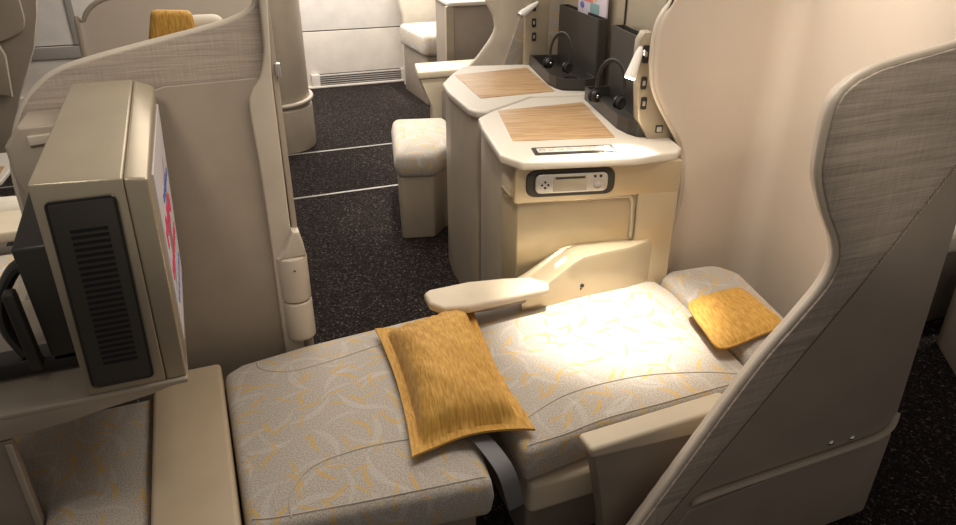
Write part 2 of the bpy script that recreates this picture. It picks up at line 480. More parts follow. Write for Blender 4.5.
# ------------------------------------------------------------------ shell round the bed's head
shell = thing('seat_shell', 'tall beige wraparound seat shell at the head of the flat bed', 'seat shell', loc=(2.0, 1.7, 0))
def interp(tab, z):
    if z <= tab[0][0]: return tab[0][1]
    for (a, x), (b, y) in zip(tab, tab[1:]):
        if z <= b:
            t = (z - a) / (b - a); t = t * t * (3 - 2 * t) * .35 + t * .65
            return x + (y - x) * t
    return tab[-1][1]
def smooth_tab(tab): 
    P = smoothline([(x, z, 0) for z, x in tab], 8); return [(p.y, p.x) for p in P]
near_front = smooth_tab([(0, .785), (.336, 1.026), (.795, 1.34), (.945, 1.467), (1.03, 1.54), (1.077, 1.567), (1.12, 1.576), (1.16, 1.570), (1.213, 1.545), (1.285, 1.495), (1.382, 1.444), (1.453, 1.430), (1.549, 1.429), (1.60, 1.444), (1.635, 1.49)])
far_front = smooth_tab([(0, 1.83), (.44, 1.865), (.643, 1.89), (.80, 1.92), (.93, 1.925), (1.04, 1.91), (1.12, 1.875), (1.188, 1.83), (1.28, 1.765), (1.36, 1.72), (1.45, 1.70), (1.506, 1.697), (1.58, 1.70), (1.637, 1.72), (1.68, 1.755)])
# top edge of the near wing / far wing as height over the plan position
near_top = smooth_tab([(1.49, 1.635), (1.55, 1.655), (1.62, 1.667), (1.80, 1.694), (2.0, 1.735)])
YN, YF = 1.27, 2.385
def lining_mesh():
    bm = bmesh.new(); NV = 60
    # columns: list of functions v -> point
    cols = []
    nW, nF, nB = 26, 22, 40
    back_near = Vector((2.06, YN)); back_far = Vector((2.42, YF))
    # near wing columns
    zt_front = 1.635
    def near_col(s):
        def fn(v):
            ztop = interp_top(s)
            z = v * ztop
            xf = interp(near_front, min(z, 1.635))
            return Vector((xf + (1.93 - xf) * s, YN, z))
        return fn
    def interp_top(s):
        x = 1.49 + (1.93 - 1.49) * s
        return interp(near_top, x) if x > 1.49 else 1.635
    for k in range(nW): cols.append(near_col(k / (nW - 1)))
    # rounded corner + back + rounded corner
    path = [Vector((1.93, YN)), Vector((2.0, YN + .012)), Vector((2.055, YN + .06)), Vector((2.09, YN + .13)), Vector((2.19, 1.66)), Vector((2.30, 2.03)), Vector((2.35, 2.20)),
            Vector((2.365, 2.28)), Vector((2.34, 2.345)), Vector((2.28, 2.38)), Vector((2.20, YF))]
    sm = smoothline([(p.x, p.y, 0) for p in path], 5)
    for i, p in enumerate(sm[1:]):
        t = (i + 1) / (len(sm) - 1)
        zt = 1.737 + (2.02 - 1.737) * min(1, t * 1.6) ** .7
        cols.append(lambda v, p=p, zt=zt: Vector((p.x, p.y, v * zt)))
    def far_col(s):
        def fn(v):
            zt = 1.68 + (2.02 - 1.68) * (s ** .55)
            z = v * zt; xf = interp(far_front, min(z, 1.68))
            return Vector((xf + (2.20 - xf) * s, YF, z))
        return fn
    for k in range(nF - 1, -1, -1): cols.append(far_col(k / (nF)))
    V = [[bm.verts.new(c(j / NV)) for j in range(NV + 1)] for c in cols]
    for A, B in zip(V, V[1:]):
        for j in range(NV): bm.faces.new((A[j], B[j], B[j + 1], A[j + 1]))
    return bm, [[tuple(v.co) for v in col] for col in V]
bm, colpts = lining_mesh()
lin = keep(fin(bm, 'lining', 'lining', None, 70), shell)
sol = lin.modifiers.new('thick', 'SOLIDIFY'); sol.thickness = .03; sol.offset = 0
# edge trim along the front of the near wing, over the top and down the far wing
edge = [Vector(p) for p in colpts[0][2:]] + [Vector(c[-1]) for c in colpts[1:]] + [Vector(p) for p in reversed(colpts[-1][2:-1])]
clean = [edge[0]]
for p in edge[1:]:
    if (p - clean[-1]).length > .012: clean.append(p)
clean = [p + Vector((0, -.012, 0)) if p.y < 1.3 else p for p in clean]
keep(tubeo('edge_trim', clean, .012, 'cream_plastic', None, 10, up=(.1, 1, .2)), shell)
# outer skin of the near wing
yo0, yo1 = 1.238, 1.256
nf = [(x, z) for z, x in near_front if z <= 1.64]
tp = [(z, x) for z, x in near_top][1:]           # (height, x) swapped below
top = [(a, b) for a, b in [(t[0], t[1]) for t in near_top]]
top = [(x, z) for x, z in near_top][1:]
def inset_front(d): return [(x + d, z - d * .12) for x, z in nf]
# the boundary between woven and plain skin runs straight up the wing
def bnd(z): return .985 + (z - .11) * (1.946 - .985) / (1.40 - .11)
f0 = [(x + .003, z) for x, z in nf if z >= .06]
# woven part: along the front edge, then back down the boundary
wov = f0 + [(x, z - .012) for x, z in top] + [(2.005, 1.45)] + [(bnd(1.42) , 1.42), (bnd(1.0) - .0, 1.0), (bnd(.5) - .10 + .0, .5), (.91, .06)]
wov = f0 + [(x, z - .003) for x, z in top] + [(2.0, 1.46), (1.68, 1.03), (1.30, .56), (1.0, .19), (.905, .06)]
o = slab('woven_panel', wov, yo0, yo1, 'linen', mp=XZ, r=.002); keep(o, shell)
pl = [(.912, .06), (1.004, .186), (1.304, .556), (1.684, 1.026), (2.004, 1.456), (2.035, .40), (2.02, .05)]
o = slab('side_panel', pl, yo0 - .004, yo1, 'tan_dark', mp=XZ, r=.003); keep(o, shell)
# rounded rear of the shell, outside
bm = bmesh.new(); rings = []
pathr = smoothline([(1.98, 1.247, 0), (2.045, 1.262, 0), (2.10, 1.32, 0), (2.15, 1.45, 0), (2.24, 1.75, 0), (2.36, 2.1, 0), (2.43, 2.34, 0), (2.42, 2.42, 0)], 5)
NR = len(pathr)
for i, p in enumerate(pathr):
    t = i / (NR - 1); zt = 1.745 + (1.97 - 1.745) * min(1, t * 1.5)
    rings.append([bm.verts.new((p.x - (.03 * (z / 1.7)), p.y, z)) for z in [0, .05, .4, .8, 1.2, 1.5, zt]])
for A, B in zip(rings, rings[1:]):
    for k in range(6): bm.faces.new((A[k], B[k], B[k + 1], A[k + 1]))
bk = keep(fin(bm, 'rear_panel', 'tan_dark', None, 60), shell)
s_ = bk.modifiers.new('t', 'SOLIDIFY'); s_.thickness = .012; s_.offset = 0
# bumper rail and the two screws above it
rail = smoothline([(1.205, 1.232, .372), (1.225, 1.224, .392), (1.30, 1.222, .397), (1.55, 1.222, .398), (1.80, 1.222, .398), (1.95, 1.224, .402), (2.01, 1.228, .425), (2.035, 1.24, .47)], 6)
keep(tubeo('bumper_rail', rail, .01, 'tan_shell', None, 8, sq=(.014, .009)), shell)
for x, z in ((1.745, .412), (1.84, .402)):
    k = lathe('screw', [(.0001, 0), (.012, 0), (.012, .004), (.007, .008), (.0001, .009)], 'chrome', None, 14, aim((x, 1.235, z + .02), (x, 1.2, z + .02)))
    keep(k, shell)
# kick panel below the rail stands slightly proud
kp = slab('kick_panel', [(1.0, .03), (1.19, .35), (1.6, .372), (1.98, .376), (2.03, .40), (2.015, .03)], 1.226, 1.24, 'tan_dark', mp=XZ, r=.006, cr=.02); keep(kp, shell)

def loft(name, secs, mat, par, closed=False):
    """secs: list of cross sections (same count of points), lofted"""
    bm = bmesh.new(); R = [[bm.verts.new(p) for p in s] for s in secs]; n = len(R[0])
    for A, B in zip(R, R[1:]):
        for k in range(n): bm.faces.new((A[k], A[(k + 1) % n], B[(k + 1) % n], B[k]))
    bm.faces.new(R[0]); bm.faces.new(R[-1]); return fin(bm, name, mat, par, 30)

# ------------------------------------------------------------------ side consoles between the seats
A14 = -radians(14)
def console(loc, label, tall_post, near):
    t = thing('side_console', label, 'console', 'side consoles between the seats', (*loc, 0), A14)
    K = dict(parent=t)
    out = [(-.026, .062), (.043, -.04), (.52, -.036), (.70, .0), (.74, .06), (.76, .99), (.29, .99), (.036, .733), (-.037, .631), (-.043, .46)] if near else \
          [(-.022, .30), (.045, -.10), (.075, -.150), (.130, -.160), (.405, .115), (.76, .115), (.76, .97), (.14, .97), (.05, .75), (-.03, .50)]
    body = [(p.x, p.y) for p in offset([Vector(q) for q in out], .014)]
    if near:
        # lower body with a sculpted recess in its front face
        slab('body', rounded([(x, y) for x, y in [(-.012, .075), (.03, .055), (.69, .055), (.73, .08), (.745, .975), (.30, .975), (.046, .72), (-.024, .62), (-.03, .46)]], .02), 0, 1.085, 'tan_shell', t, r=.004)
        # front fascia with the storage recess cut into it, in the face plane
        H = [(.012, .0), (.012, 1.09), (.72, 1.09), (.72, .0)]
        bm = bmesh.new()
        def strip(P, h0=-.002, h1=.062, r=.006): ringsolid(bm, [Vector(p) for p in P], h0, h1, r, XZ)
        strip(rounded([(.020, .93), (.03, 1.088), (.725, 1.088), (.725, .945), (.56, .945), (.30, .932)], .015))
        fin(bm, 'upper_fascia', 'champagne_face', t)
        slab('recess_back', rounded([(-.012, .075), (.044, .014), (.56, .014), (.56, .06), (.0, .10)], .008), .45, .945, 'champagne_face', t, r=.003)
        slab('right_fascia', [(.548, .955), (.725, .955), (.725, .40), (.50, .40), (.50, .70), (.552, .735)], -.002, .062, 'champagne_face', t, mp=XZ, r=.008)
        # inner frame bead of the recess
        tubeo('recess_bead', smoothline([(.22, .010, .938), (.35, .010, .938), (.50, .010, .938), (.528, .010, .922), (.536, .010, .86), (.538, .010, .745)], 5), .011, 'champagne', t, 8)
        # curved upright at the left of the recess
        loft('recess_lip', [[(-.02, .05, .99), (-.02, .06, .975), (-.012, .075, .975), (-.012, .075, .99)],
             [(.006, .022, .962), (.006, .03, .945), (.02, .06, .945), (.02, .06, .962)],
             [(.048, .0, .945), (.048, .005, .928), (.048, .05, .928), (.048, .05, .945)],
             [(.12, .004, .941), (.12, .008, .934), (.12, .05, .934), (.12, .05, .942)],
             [(.20, .012, .945), (.20, .013, .942), (.20, .05, .942), (.20, .05, .946)]], 'champagne', t)
    else:
        slab('body', rounded(body, .03), 0, 1.085, 'tan_shell', t, r=.004)
    slab('top', rounded(out, [.02, .03, .02, .03, .02, .02, .02, .04, .02, .02] if near else [.02, .04, .03, .03, .02, .02, .02, .03, .03, .02]), 1.083, 1.122, 'white_top', t, r=.012, seg=4)
    slab('wood_inlay', rounded([(.058, .229), (.506, .225), (.534, .845), (.075, .735)] if near else [(.133, .10), (.555, .205), (.528, .85), (.062, .69)], .012), 1.118, 1.1255, 'wood', t, r=.001)
    # charcoal storage tray with walls, and the tall pocket behind it
    T0 = rounded([(.575, .27), (.60, .22), (.70, .20), (.735, .24), (.745, .93), (.56, .93), (.555, .36)] if near else [(.575, .27), (.60, .22), (.72, .19), (.785, .22), (.79, .90), (.73, .93), (.56, .93), (.555, .36)], .02)
    bm = bmesh.new(); ringsolid(bm, T0, 1.12, 1.132, .002)
    N = len(T0); IN = offset(T0, .012)
    lo = [bm.verts.new((p.x, p.y, 1.125)) for p in T0]; hi = [bm.verts.new((p.x, p.y, 1.185)) for p in T0]
    hi2 = [bm.verts.new((p.x, p.y, 1.185)) for p in IN]; lo2 = [bm.verts.new((p.x, p.y, 1.128)) for p in IN]
    for i in range(N):
        j = (i + 1) % N
        for a, b in ((lo, hi), (hi, hi2), (hi2, lo2)): bm.faces.new((a[i], a[j], b[j], b[i]))
    fin(bm, 'storage_tray', 'charcoal', t)
    cup = [(.0001, 0), (.045, 0), (.047, .04), (.041, .04), (.039, .006), (.0001, .006)]
    lathe('cup_holder', cup, 'charcoal', t, 24, Matrix.Translation((.665, .30, 1.133)))
    if near:
        pk = [(.69, .40), (.755, .40), (.755, .95), (.69, .95)]
    else:
        pk = [(.80, .235), (.86, .24), (.80, .84), (.73, .83)]
        pk = [(.785, .25), (.84, .25), (.80, .93), (.735, .92)]
    P = rounded(pk, .012); bm = bmesh.new(); N = len(P); IN = offset(P, .008)
    def rg(Q, z): return [bm.verts.new((p.x, p.y, z)) for p in Q]
    R = [rg(P, 1.13), rg(P, 1.485), rg(IN, 1.485), rg(IN, 1.20)]
    for a, b in zip(R, R[1:]):
        for i in range(N): bm.faces.new((a[i], a[(i + 1) % N], b[(i + 1) % N], b[i]))
    bm.faces.new(R[0]); bm.faces.new(R[-1])
    fin(bm, 'literature_pocket', 'charcoal', t)
    if near:
        # control post against the shell wing
        slab('control_post', [(.575, 1.12), (.565, 1.57), (.585, 1.60), (.61, 1.60), (.622, 1.575), (.622, 1.46), (.648, 1.36), (.70, 1.265), (.785, 1.12), (.645, 1.12), (.60, 1.16)][0:0] or
             [(.640, 1.12), (.588, 1.205), (.560, 1.45), (.562, 1.53), (.580, 1.565), (.608, 1.565), (.622, 1.53), (.626, 1.45), (.665, 1.33), (.735, 1.225), (.795, 1.12)], .19, .255, 'champagne', t, mp=XZ, r=.006)
        for (x, z, hh) in ((.590, 1.478, .036), (.594, 1.362, .026), (.603, 1.277, .026)):
            b = slab('switch', rect(x - .013, z - hh, x + .013, z + hh), .183, .191, 'black_plastic', t, mp=XZ, r=.003, cr=.008)
            c = slab('key', rect(x - .006, z - .010, x + .006, z + .010), .1815, .184, 'silver', None, mp=XZ, r=.0005, cr=.003); c.parent = b
        b = slab('call_button', rect(.668, 1.148, .700, 1.180), .184, .191, 'black_plastic', t, mp=XZ, r=.002, cr=.006)
        c = slab('key', rect(.673, 1.153, .695, 1.175), .1815, .185, 'silver', None, mp=XZ, r=.001, cr=.004); c.parent = b
    else:
        slab('control_post', [(.53, 1.12), (.53, 1.75), (.68, 1.75), (.68, 1.12)], .945, .985, 'champagne', t, mp=XZ, r=.006)
        for (x, z, hh) in ((.581, 1.474, .028), (.585, 1.378, .026), (.588, 1.294, .026)):
            b = slab('switch', rect(x - .014, z - hh, x + .014, z + hh), .938, .946, 'black_plastic', t, mp=XZ, r=.003, cr=.008)
            c = slab('key', rect(x - .006, z - .010, x + .006, z + .010), .9365, .939, 'silver', None, mp=XZ, r=.0005, cr=.003); c.parent = b
    return t
c1 = console((1.10, 2.42), 'beige side console with a wood top and remote control in its face, beside the bed', 0, True)
c2 = console((1.215, 3.32), 'second beige side console with a wood top, standing behind the one beside the bed', 0, False)
del c1['group'], c2['group']
# seat control strip on the white top of the near console
st = slab('control_strip', rect(.112, .030, .455, .117), 1.1215, 1.1275, 'black_plastic', c1, r=.001, cr=.01)
o = slab('keypad', rect(.129, .047, .438, .100), 1.1265, 1.129, 'white_top', None, r=.0005, cr=.006); o.parent = st
bm = bmesh.new()
for k in range(8):
    x = .150 + k * .038; y = .073
    if k % 3 == 0: tube(bm, [(x + .012 * cos(a * pi / 5), y + .012 * sin(a * pi / 5), 1.1295) for a in range(10)], .0014, 5, True)
    elif k % 3 == 1:
        tube(bm, [(x - .013, y - .006, 1.1295), (x + .004, y - .006, 1.1295), (x + .010, y + .010, 1.1295)], .0016, 5)
    else:
        tube(bm, [(x - .013, y, 1.1295), (x + .013, y, 1.1295)], .0016, 5); tube(bm, [(x + .006, y + .006, 1.1295), (x + .013, y, 1.1295), (x + .006, y - .006, 1.1295)], .0014, 5)
o = fin(bm, 'key_symbols', 'grille_grey', None); o.parent = st
# cradle in the fascia
slab('remote_cradle', rect(.070, .957, .440, 1.072), -.012, .004, 'charcoal', c1, mp=XZ, r=.006, cr=.045)
slab('cradle_bezel', rect(.100, .972, .412, 1.062), -.015, -.009, 'black_plastic', c1, mp=XZ, r=.002, cr=.03)
# remote control handset (lifts out of its cradle)
rm = thing('remote_control', 'silver remote control handset with a display, held in the dark cradle of the near console', 'remote control', loc=(1.10, 2.42, 0), rz=A14)
slab('handset', rect(.106, .977, .406, 1.057), -.024, -.0145, 'silver', rm, mp=XZ, r=.004, cr=.026)
slab('display', rect(.178, .984, .318, 1.050), -.0262, -.0235, 'display', rm, mp=XZ, r=.001, cr=.004)
slab('display_bar', rect(.186, 1.037, .310, 1.046), -.0270, -.0255, 'black_plastic', rm, mp=XZ, r=.0003)
for dx, dz in ((0, .012), (0, -.012), (.013, 0), (-.013, 0)):
    lathe('button', [(.0001, 0), (.0048, 0), (.0048, .003), (.0001, .004)], 'black_plastic', rm, 10, aim((.145 + dx, -.0238, 1.014 + dz), (.145 + dx, -.1, 1.014 + dz)))
for dx in (-.012, .012):
    lathe('button', [(.0001, 0), (.006, 0), (.006, .003), (.0001, .004)], 'black_plastic', rm, 10, aim((.362 + dx, -.0238, 1.043), (.362 + dx, -.1, 1.043)))
lathe('dial', [(.0001, 0), (.017, 0), (.017, .004), (.012, .006), (.0001, .006)], 'grille_grey', rm, 20, aim((.362, -.0238, 1.006), (.362, -.1, 1.006)))
# armrest moulding: shelf of the recess running down into the leather armrest
am = thing('console_armrest', 'cream armrest with a sloping moulded wing, fixed between console and bed', 'armrest', loc=(1.10, 2.42, 0), rz=A14)
def sec(x, yb, yf, zt, zb, lip):
    # a section in the y-z plane with a raised lip at the back
    return [(x, yb, zb), (x, yf, zb), (x, yf - .0, zt - .012), (x, yf + .008, zt), (x, yb - .035, zt + .002), (x, yb - .028, zt + lip), (x, yb - .010, zt + lip), (x, yb, zt + lip - .004)]
def sec(x, yb, yf, zt, zb):
    return [(x, yb, zb), (x, yf, zb), (x, yf - .0, zt - .014), (x, yf + .006, zt - .003), (x, yf + .016, zt), (x, yb - .03, zt + .001), (x, yb - .020, zt + .012), (x, yb - .004, zt + .012), (x, yb, zt + .008)]
secs = [sec(x, yb, yf, zt, .53) for x, yb, yf, zt in ((.635, .03, -.002, .737), (.58, .04, -.03, .733), (.52, .045, -.056, .730), (.40, .045, -.085, .728), (.305, .045, -.110, .724), (.262, .04, -.125, .710), (.20, .025, -.150, .675), (.137, .0, -.172, .640), (.07, -.03, -.19, .612), (.03, -.045, -.195, .600))]
loft('moulding', secs, 'champagne_face', am)
slab('grip_inlay', [(.10, -.105), (.245, -.085), (.255, -.045), (.115, -.06)], 0, .005, 'armrest_leather', am, r=.002, cr=.01)
o = bpy.data.objects['grip_inlay']; o.rotation_euler = (0, -radians(33), 0); o.location = (.033, 0, .562)
for x, z, r_ in ((.272, .596, .006), (.302, .592, .009), (.296, .577, .006)):
    lathe('socket', [(.0001, 0), (r_, 0), (r_, .003), (.0001, .003)], 'black_plastic', am, 12, aim((x, -.112 + (x - .3) * -.3, z), (x, -.3, z)))
pad = [(-.366, -.19), (-.35, -.27), (-.30, -.315), (-.20, -.315), (-.03, -.265), (.135, -.215), (.145, -.165), (.08, -.110), (-.04, -.105), (-.18, -.115), (-.345, -.162)]
slab('arm_pad', rounded(pad, .02), .612, .650, 'armrest_leather', am, r=.014, seg=4, crown=.004)
slab('arm_support', rounded([(-.32, -.26), (-.05, -.23), (.08, -.18), (.04, -.11), (-.30, -.18)], .02), .572, .616, 'tan_dark', am, r=.006)

# headphones: one set in each tray
def headphones(loc, rz, lean, label):
    t = thing('headphones', label, 'headphones', 'headphones resting in the console trays', loc, rz)
    del t['group']
    pts = [(0, .088 * cos(a), .125 + .105 * sin(a)) for a in [(-.28 + k / 20 * (pi + .56)) for k in range(21)]]
    pts = [(lean * p[2], p[1], p[2] * 1.05) for p in pts]
    tubeo('headband', pts, .006, 'black_plastic', t, 8, sq=(.011, .005), up=(1, 0, 0))
    for s in (-1, 1):
        m = Matrix.Translation((lean * .05 - .01, s * .074, .065)) @ Matrix.Rotation(s * pi / 2, 4, 'X')
        lathe('ear_cup', [(.0001, -.012), (.020, -.012), (.030, -.004), (.030, .006), (.022, .014), (.0001, .016)], 'black_plastic', t, 20, m)
        lathe('ear_pad', [(.012, -.013), (.028, -.013), (.033, -.020), (.026, -.027), (.012, -.024)], 'ear_pad', t, 20, m)
        lathe('hinge', [(.0001, .015), (.010, .015), (.008, .021), (.0001, .022)], 'chrome', t, 12, m)
    return t
headphones((1.985, 3.70, 1.128), .25, .10, 'black headphones standing in the far console tray, below the magazine')
headphones((1.82, 2.88, 1.128), .25, .10, 'black headphones in the near console tray, behind the lit reading lamp')

# magazine in the far pocket
mg = thing('magazine', 'colourful magazine with red lettering standing in the dark literature pocket', 'magazine', loc=(2.145, 3.66, 1.27), rz=radians(-9))
slab('pages', [(-.26, 0), (.17, -.0), (.17, .36), (-.26, .36)], -.006, .004, 'paper', mg, mp=YZ, r=.001)
bm = bmesh.new()
for k, x in enumerate((.125, .085, .045, .005, -.035)):
    for dx in (0, .022): ringsolid(bm, [Vector(p) for p in ((x - dx, .27), (x - dx + .009, .27), (x - dx + .009, .34), (x - dx, .34))], -.0085, -.0055, 0, YZ)
    ringsolid(bm, [Vector(p) for p in ((x - .022, .30), (x + .005, .30), (x + .005, .31), (x - .022, .31))], -.0085, -.0055, 0, YZ)
fin(bm, 'lettering', 'red_ink', mg)
slab('cover_spot', [(.10 + .03 * cos(a * pi / 8), .245 + .017 * sin(a * pi / 8)) for a in range(16)], -.0085, -.0055, 'blue_ink', mg, mp=YZ, r=0)
slab('cover_band', [(-.10, .33), (-.16, .31), (-.16, .33), (-.10, .35)], -.0085, -.0055, 'blue_ink', mg, mp=YZ, r=0)
slab('cover_patch', [(-.03, .22), (-.16, .215), (-.16, .27), (-.03, .27)], -.0085, -.0055, 'teal_ink', mg, mp=YZ, r=0, cr=.01)
slab('cover_dot', [(-.09 + .02 * cos(a * pi / 8), .29 + .012 * sin(a * pi / 8)) for a in range(16)], -.0085, -.0055, 'yellow_ink', mg, mp=YZ, r=0)

# reading lamps: a short swivelling stick on a ball joint
def reading_lamp(base, tip_top, tip_bot, label, lit):
    t = thing('reading_lamp', label, 'lamp', 'swivelling reading lamps', base)
    del t['group']
    b = Vector(base); a = Vector(tip_top) - b; c = Vector(tip_bot) - b
    lathe('ball_joint', [(.0001, -.013), (.007, -.011), (.013, 0), (.007, .011), (.0001, .013)], 'chrome', t, 14)
    mid = a.lerp(c, .22)
    tubeo('neck', [(0, 0, 0), mid], .005, 'chrome', t, 8)
    L = (c - a).length
    lathe('stick', [(.0001, 0), (.008, .003), (.015, L * .2), (.021, L * .7), (.025, L * .93), (.025, L * .97), (.0001, L * .975)], 'lamp_white', t, 20, aim(a, c))
    lathe('lens', [(.0001, L * .97), (.022, L * .97), (.019, L * 1.03), (.0001, L * 1.03)], 'lamp_glow' if lit else 'silver', t, 20, aim(a, c))
    return t
reading_lamp((1.712, 2.462, 1.485), (1.680, 2.44, 1.515), (1.640, 2.44, 1.392), 'lit white reading lamp on a ball joint above the near console tray', True)
reading_lamp((1.985, 4.10, 1.46), (2.03, 4.08, 1.50), (1.90, 4.06, 1.43), 'unlit white reading lamp over the far console tray', False)

# low divider wall behind both consoles
dv = thing('privacy_divider', 'tall plain beige divider standing behind the two side consoles', 'divider', loc=(2.2, 3.4, 0))
keep(slab('panel', rounded([(1.93, 2.44), (1.98, 2.43), (2.40, 4.30), (2.33, 4.32)], .01), 0, 1.85, 'champagne', r=.006), dv)
keep(slab('joint_strip', [(2.084, 3.200), (2.093, 3.198), (2.094, 3.206), (2.085, 3.208)], 1.13, 1.84, 'black_plastic', r=.001), dv)

# ------------------------------------------------------------------ far seat behind the consoles
w2 = thing('far_seat_shell', 'cream seat shell wing with a woven side, behind the second console', 'seat shell', loc=(1.95, 4.45, 0))
keep(slab('wing', [(1.70, .0), (1.70, 1.03), (1.79, 1.12), (1.905, 1.27), (1.905, 1.37), (1.87, 1.44), (1.85, 1.50), (1.87, 1.62), (1.95, 1.70), (2.4, 1.78), (2.4, 0)], 4.44, 4.48, 'cream_plastic', mp=XZ, r=.008), w2)
keep(slab('woven_panel', [(1.90, .9), (2.12, 1.50), (2.38, 1.55), (2.38, .9)], 4.425, 4.441, 'leaf_fabric', mp=XZ, r=.002), w2)
keep(tubeo('edge_trim', smoothline([(1.70, 4.46, .9), (1.70, 4.46, 1.03), (1.79, 4.46, 1.12), (1.905, 4.46, 1.27), (1.905, 4.46, 1.37), (1.87, 4.46, 1.44), (1.85, 4.46, 1.50), (1.87, 4.46, 1.62), (1.95, 4.46, 1.70), (2.4, 4.46, 1.78)], 5), .018, 'cream_plastic', None, 8, up=(0, 1, 0)), w2)

s2 = thing('armrest_seat', 'far patterned airline seat with a cream armrest, across the dark gangway', 'seat', loc=(1.9, 5.6, 0))
keep(slab('armrest', rounded([(1.78, 5.83), (2.75, 5.83), (2.9, 6.2), (1.87, 6.22)], .02), .70, .765, 'armrest_leather', r=.012), s2)
keep(slab('side_panel', [(1.80, .70), (2.3, .70), (2.0, .57), (1.99, .0), (1.90, .0), (1.90, .46)], 5.84, 5.9, 'armrest_leather', mp=XZ, r=.008), s2)
def ottoman(x0, x1, y0, y1, ztop, th, label, base_mat='tan_shell', nm='ottoman', cov='leaf_fabric'):
    if x0 is None:
        P = [(-.315, .835), (-.06, .835), (.02, .99), (.10, 1.02), (.10, 1.75), (-.315, 1.75)]
        A, B = cos(radians(14)), sin(radians(14))
        P = [(1.215 + u * A + v * B, 3.32 - u * B + v * A) for u, v in P]; Q = [(p.x, p.y) for p in offset([Vector(p) for p in P], .02)]
        Q = Q; x0, x1, y0, y1 = P[0][0], P[0][0] + .3, 4.2, 5.0
    else:
        P = rect(x0, y0, x1, y1); Q = rect(x0 + .04, y0 + .04, x1 - .02, y1 - .04)
    t = thing(nm, label, 'ottoman', loc=((x0 + x1) / 2, (y0 + y1) / 2, 0))
    keep(slab('cushion', P, ztop - th, ztop - .02, cov, r=.05, cr=.07, crown=.03, step=.05, seg=5, bulge=.01), t)
    keep(slab('base', Q, 0, ztop - th + .01, base_mat, r=.006, cr=.03), t)
    return t
ottoman(None, None, 4.36, 5.05, .615, .19, 'patterned ottoman on a beige base, standing in the gangway behind the second console')
ottoman(2.40, 3.1, 7.6, 8.6, .80, .26, 'farthest patterned ottoman, standing close to the white cabin wall', 'tan_dark')
s3 = thing('wall_side_chair', 'cream seat back beside the cabin wall, mostly hidden by the grey console', 'seat', loc=(2.75, 8.5, 0))
keep(slab('backrest', [(2.50, .0), (2.50, .85), (2.44, 1.05), (2.42, 1.3), (2.5, 1.6), (3.0, 1.6), (3.0, 0)], 8.72, 8.85, 'cushion_cream', mp=XZ, r=.04), s3)
c3 = thing('window_console', 'tall grey-beige console with a white top, in the row by the cabin wall', 'console', loc=(2.4, 6.8, 0))
keep(slab('body', rounded([(2.36, 6.60), (2.92, 6.60), (3.06, 7.3), (2.44, 7.3)], .03), 0, 1.19, 'tan_dark', r=.006), c3)
keep(slab('corner_panel', rect(2.31, 6.585, 2.385, 6.64), 0, 1.19, 'champagne', r=.008), c3)
keep(slab('top', rounded([(2.32, 6.57), (2.95, 6.57), (3.09, 7.32), (2.42, 7.32)], .04), 1.19, 1.225, 'white_top', r=.01), c3)

# ------------------------------------------------------------------ tall rounded pod across the gangway
pod = thing('rounded_pod', 'tall rounded beige seat pod with a band, standing in the gangway by the cabin wall', 'seat shell', loc=(.74, 6.75, 0))
def ell(cx_, cy_, a, b, n=40): return [(cx_ + a * cos(2 * pi * k / n), cy_ + b * sin(2 * pi * k / n)) for k in range(n)]
keep(slab('column', ell(.72, 6.75, .255, .36), 0, 1.95, 'tan_shell', r=.01), pod)
keep(slab('foot', ell(.72, 6.75, .275, .385), 0, .40, 'tan_shell', r=.02), pod)
keep(tubeo('band', [(.72 + .272 * cos(a), 6.75 + .378 * sin(a), .44 + .02 * cos(a)) for a in [-2.0 + k / 24 * 2.6 for k in range(25)]], .02, 'cream_plastic', None, 8), pod)

# ------------------------------------------------------------------ partition behind the bed's foot
pt = thing('privacy_partition', 'curved beige partition with a woven upper band, behind the video monitor', 'partition', loc=(-.1, 2.5, 0))
Y0, Y1 = 2.475, 2.52
edgeL = smoothline([(-.58, 1.10, 0), (-.575, 1.26, 0), (-.545, 1.37, 0), (-.50, 1.46, 0), (-.445, 1.52, 0), (-.376, 1.563, 0), (-.26, 1.595, 0), (-.112, 1.626, 0), (.03, 1.655, 0), (.14, 1.682, 0), (.215, 1.72, 0), (.235, 1.78, 0)], 6)
edgeL = [(p.x, p.y) for p in edgeL]
keep(slab('woven_panel', [(x, z) for x, z in edgeL] + [(.235, 1.56), (.20, 1.48), (-.10, 1.47), (-.56, 1.10)], Y0, Y1, 'linen', mp=XZ, r=.003), pt)
keep(slab('lower_panel', [(-.58, 1.10), (-.575, 1.25), (-.50, 1.36), (-.10, 1.495), (.195, 1.50), (.20, .0), (-.60, .0)], Y0 - .004, Y1, 'tan_panel', mp=XZ, r=.004), pt)
keep(tubeo('edge_trim', [(x, 2.49, z) for x, z in edgeL], .013, 'cream_plastic', None, 10, up=(0, 1, 0)), pt)
endp = smoothline([(.232, 1.80, 0), (.228, 1.62, 0), (.220, 1.56, 0), (.200, 1.50, 0), (.168, 1.455, 0), (.155, 1.40, 0), (.160, 1.2, 0), (.160, .90, 0), (.156, .55, 0), (.156, .0, 0)], 5)
keep(slab('end_panel', [(p.x, p.y) for p in endp] + [(.236, 0), (.236, .90), (.238, 1.2), (.240, 1.5), (.262, 1.80)], Y0 - .022, Y1 + .01, 'cream_plastic', mp=XZ, r=.006), pt)
keep(slab('return_panel', rounded([(.241, 2.462), (.262, 2.468), (.268, 2.56), (.262, 2.62), (.241, 2.62)], .006), 0, 1.80, 'tan_panel', r=.003), pt)
keep(slab('latch', rect(.255, 1.50, .272, 1.545), 2.455, 2.485, 'silver', mp=XZ, r=.004), pt)
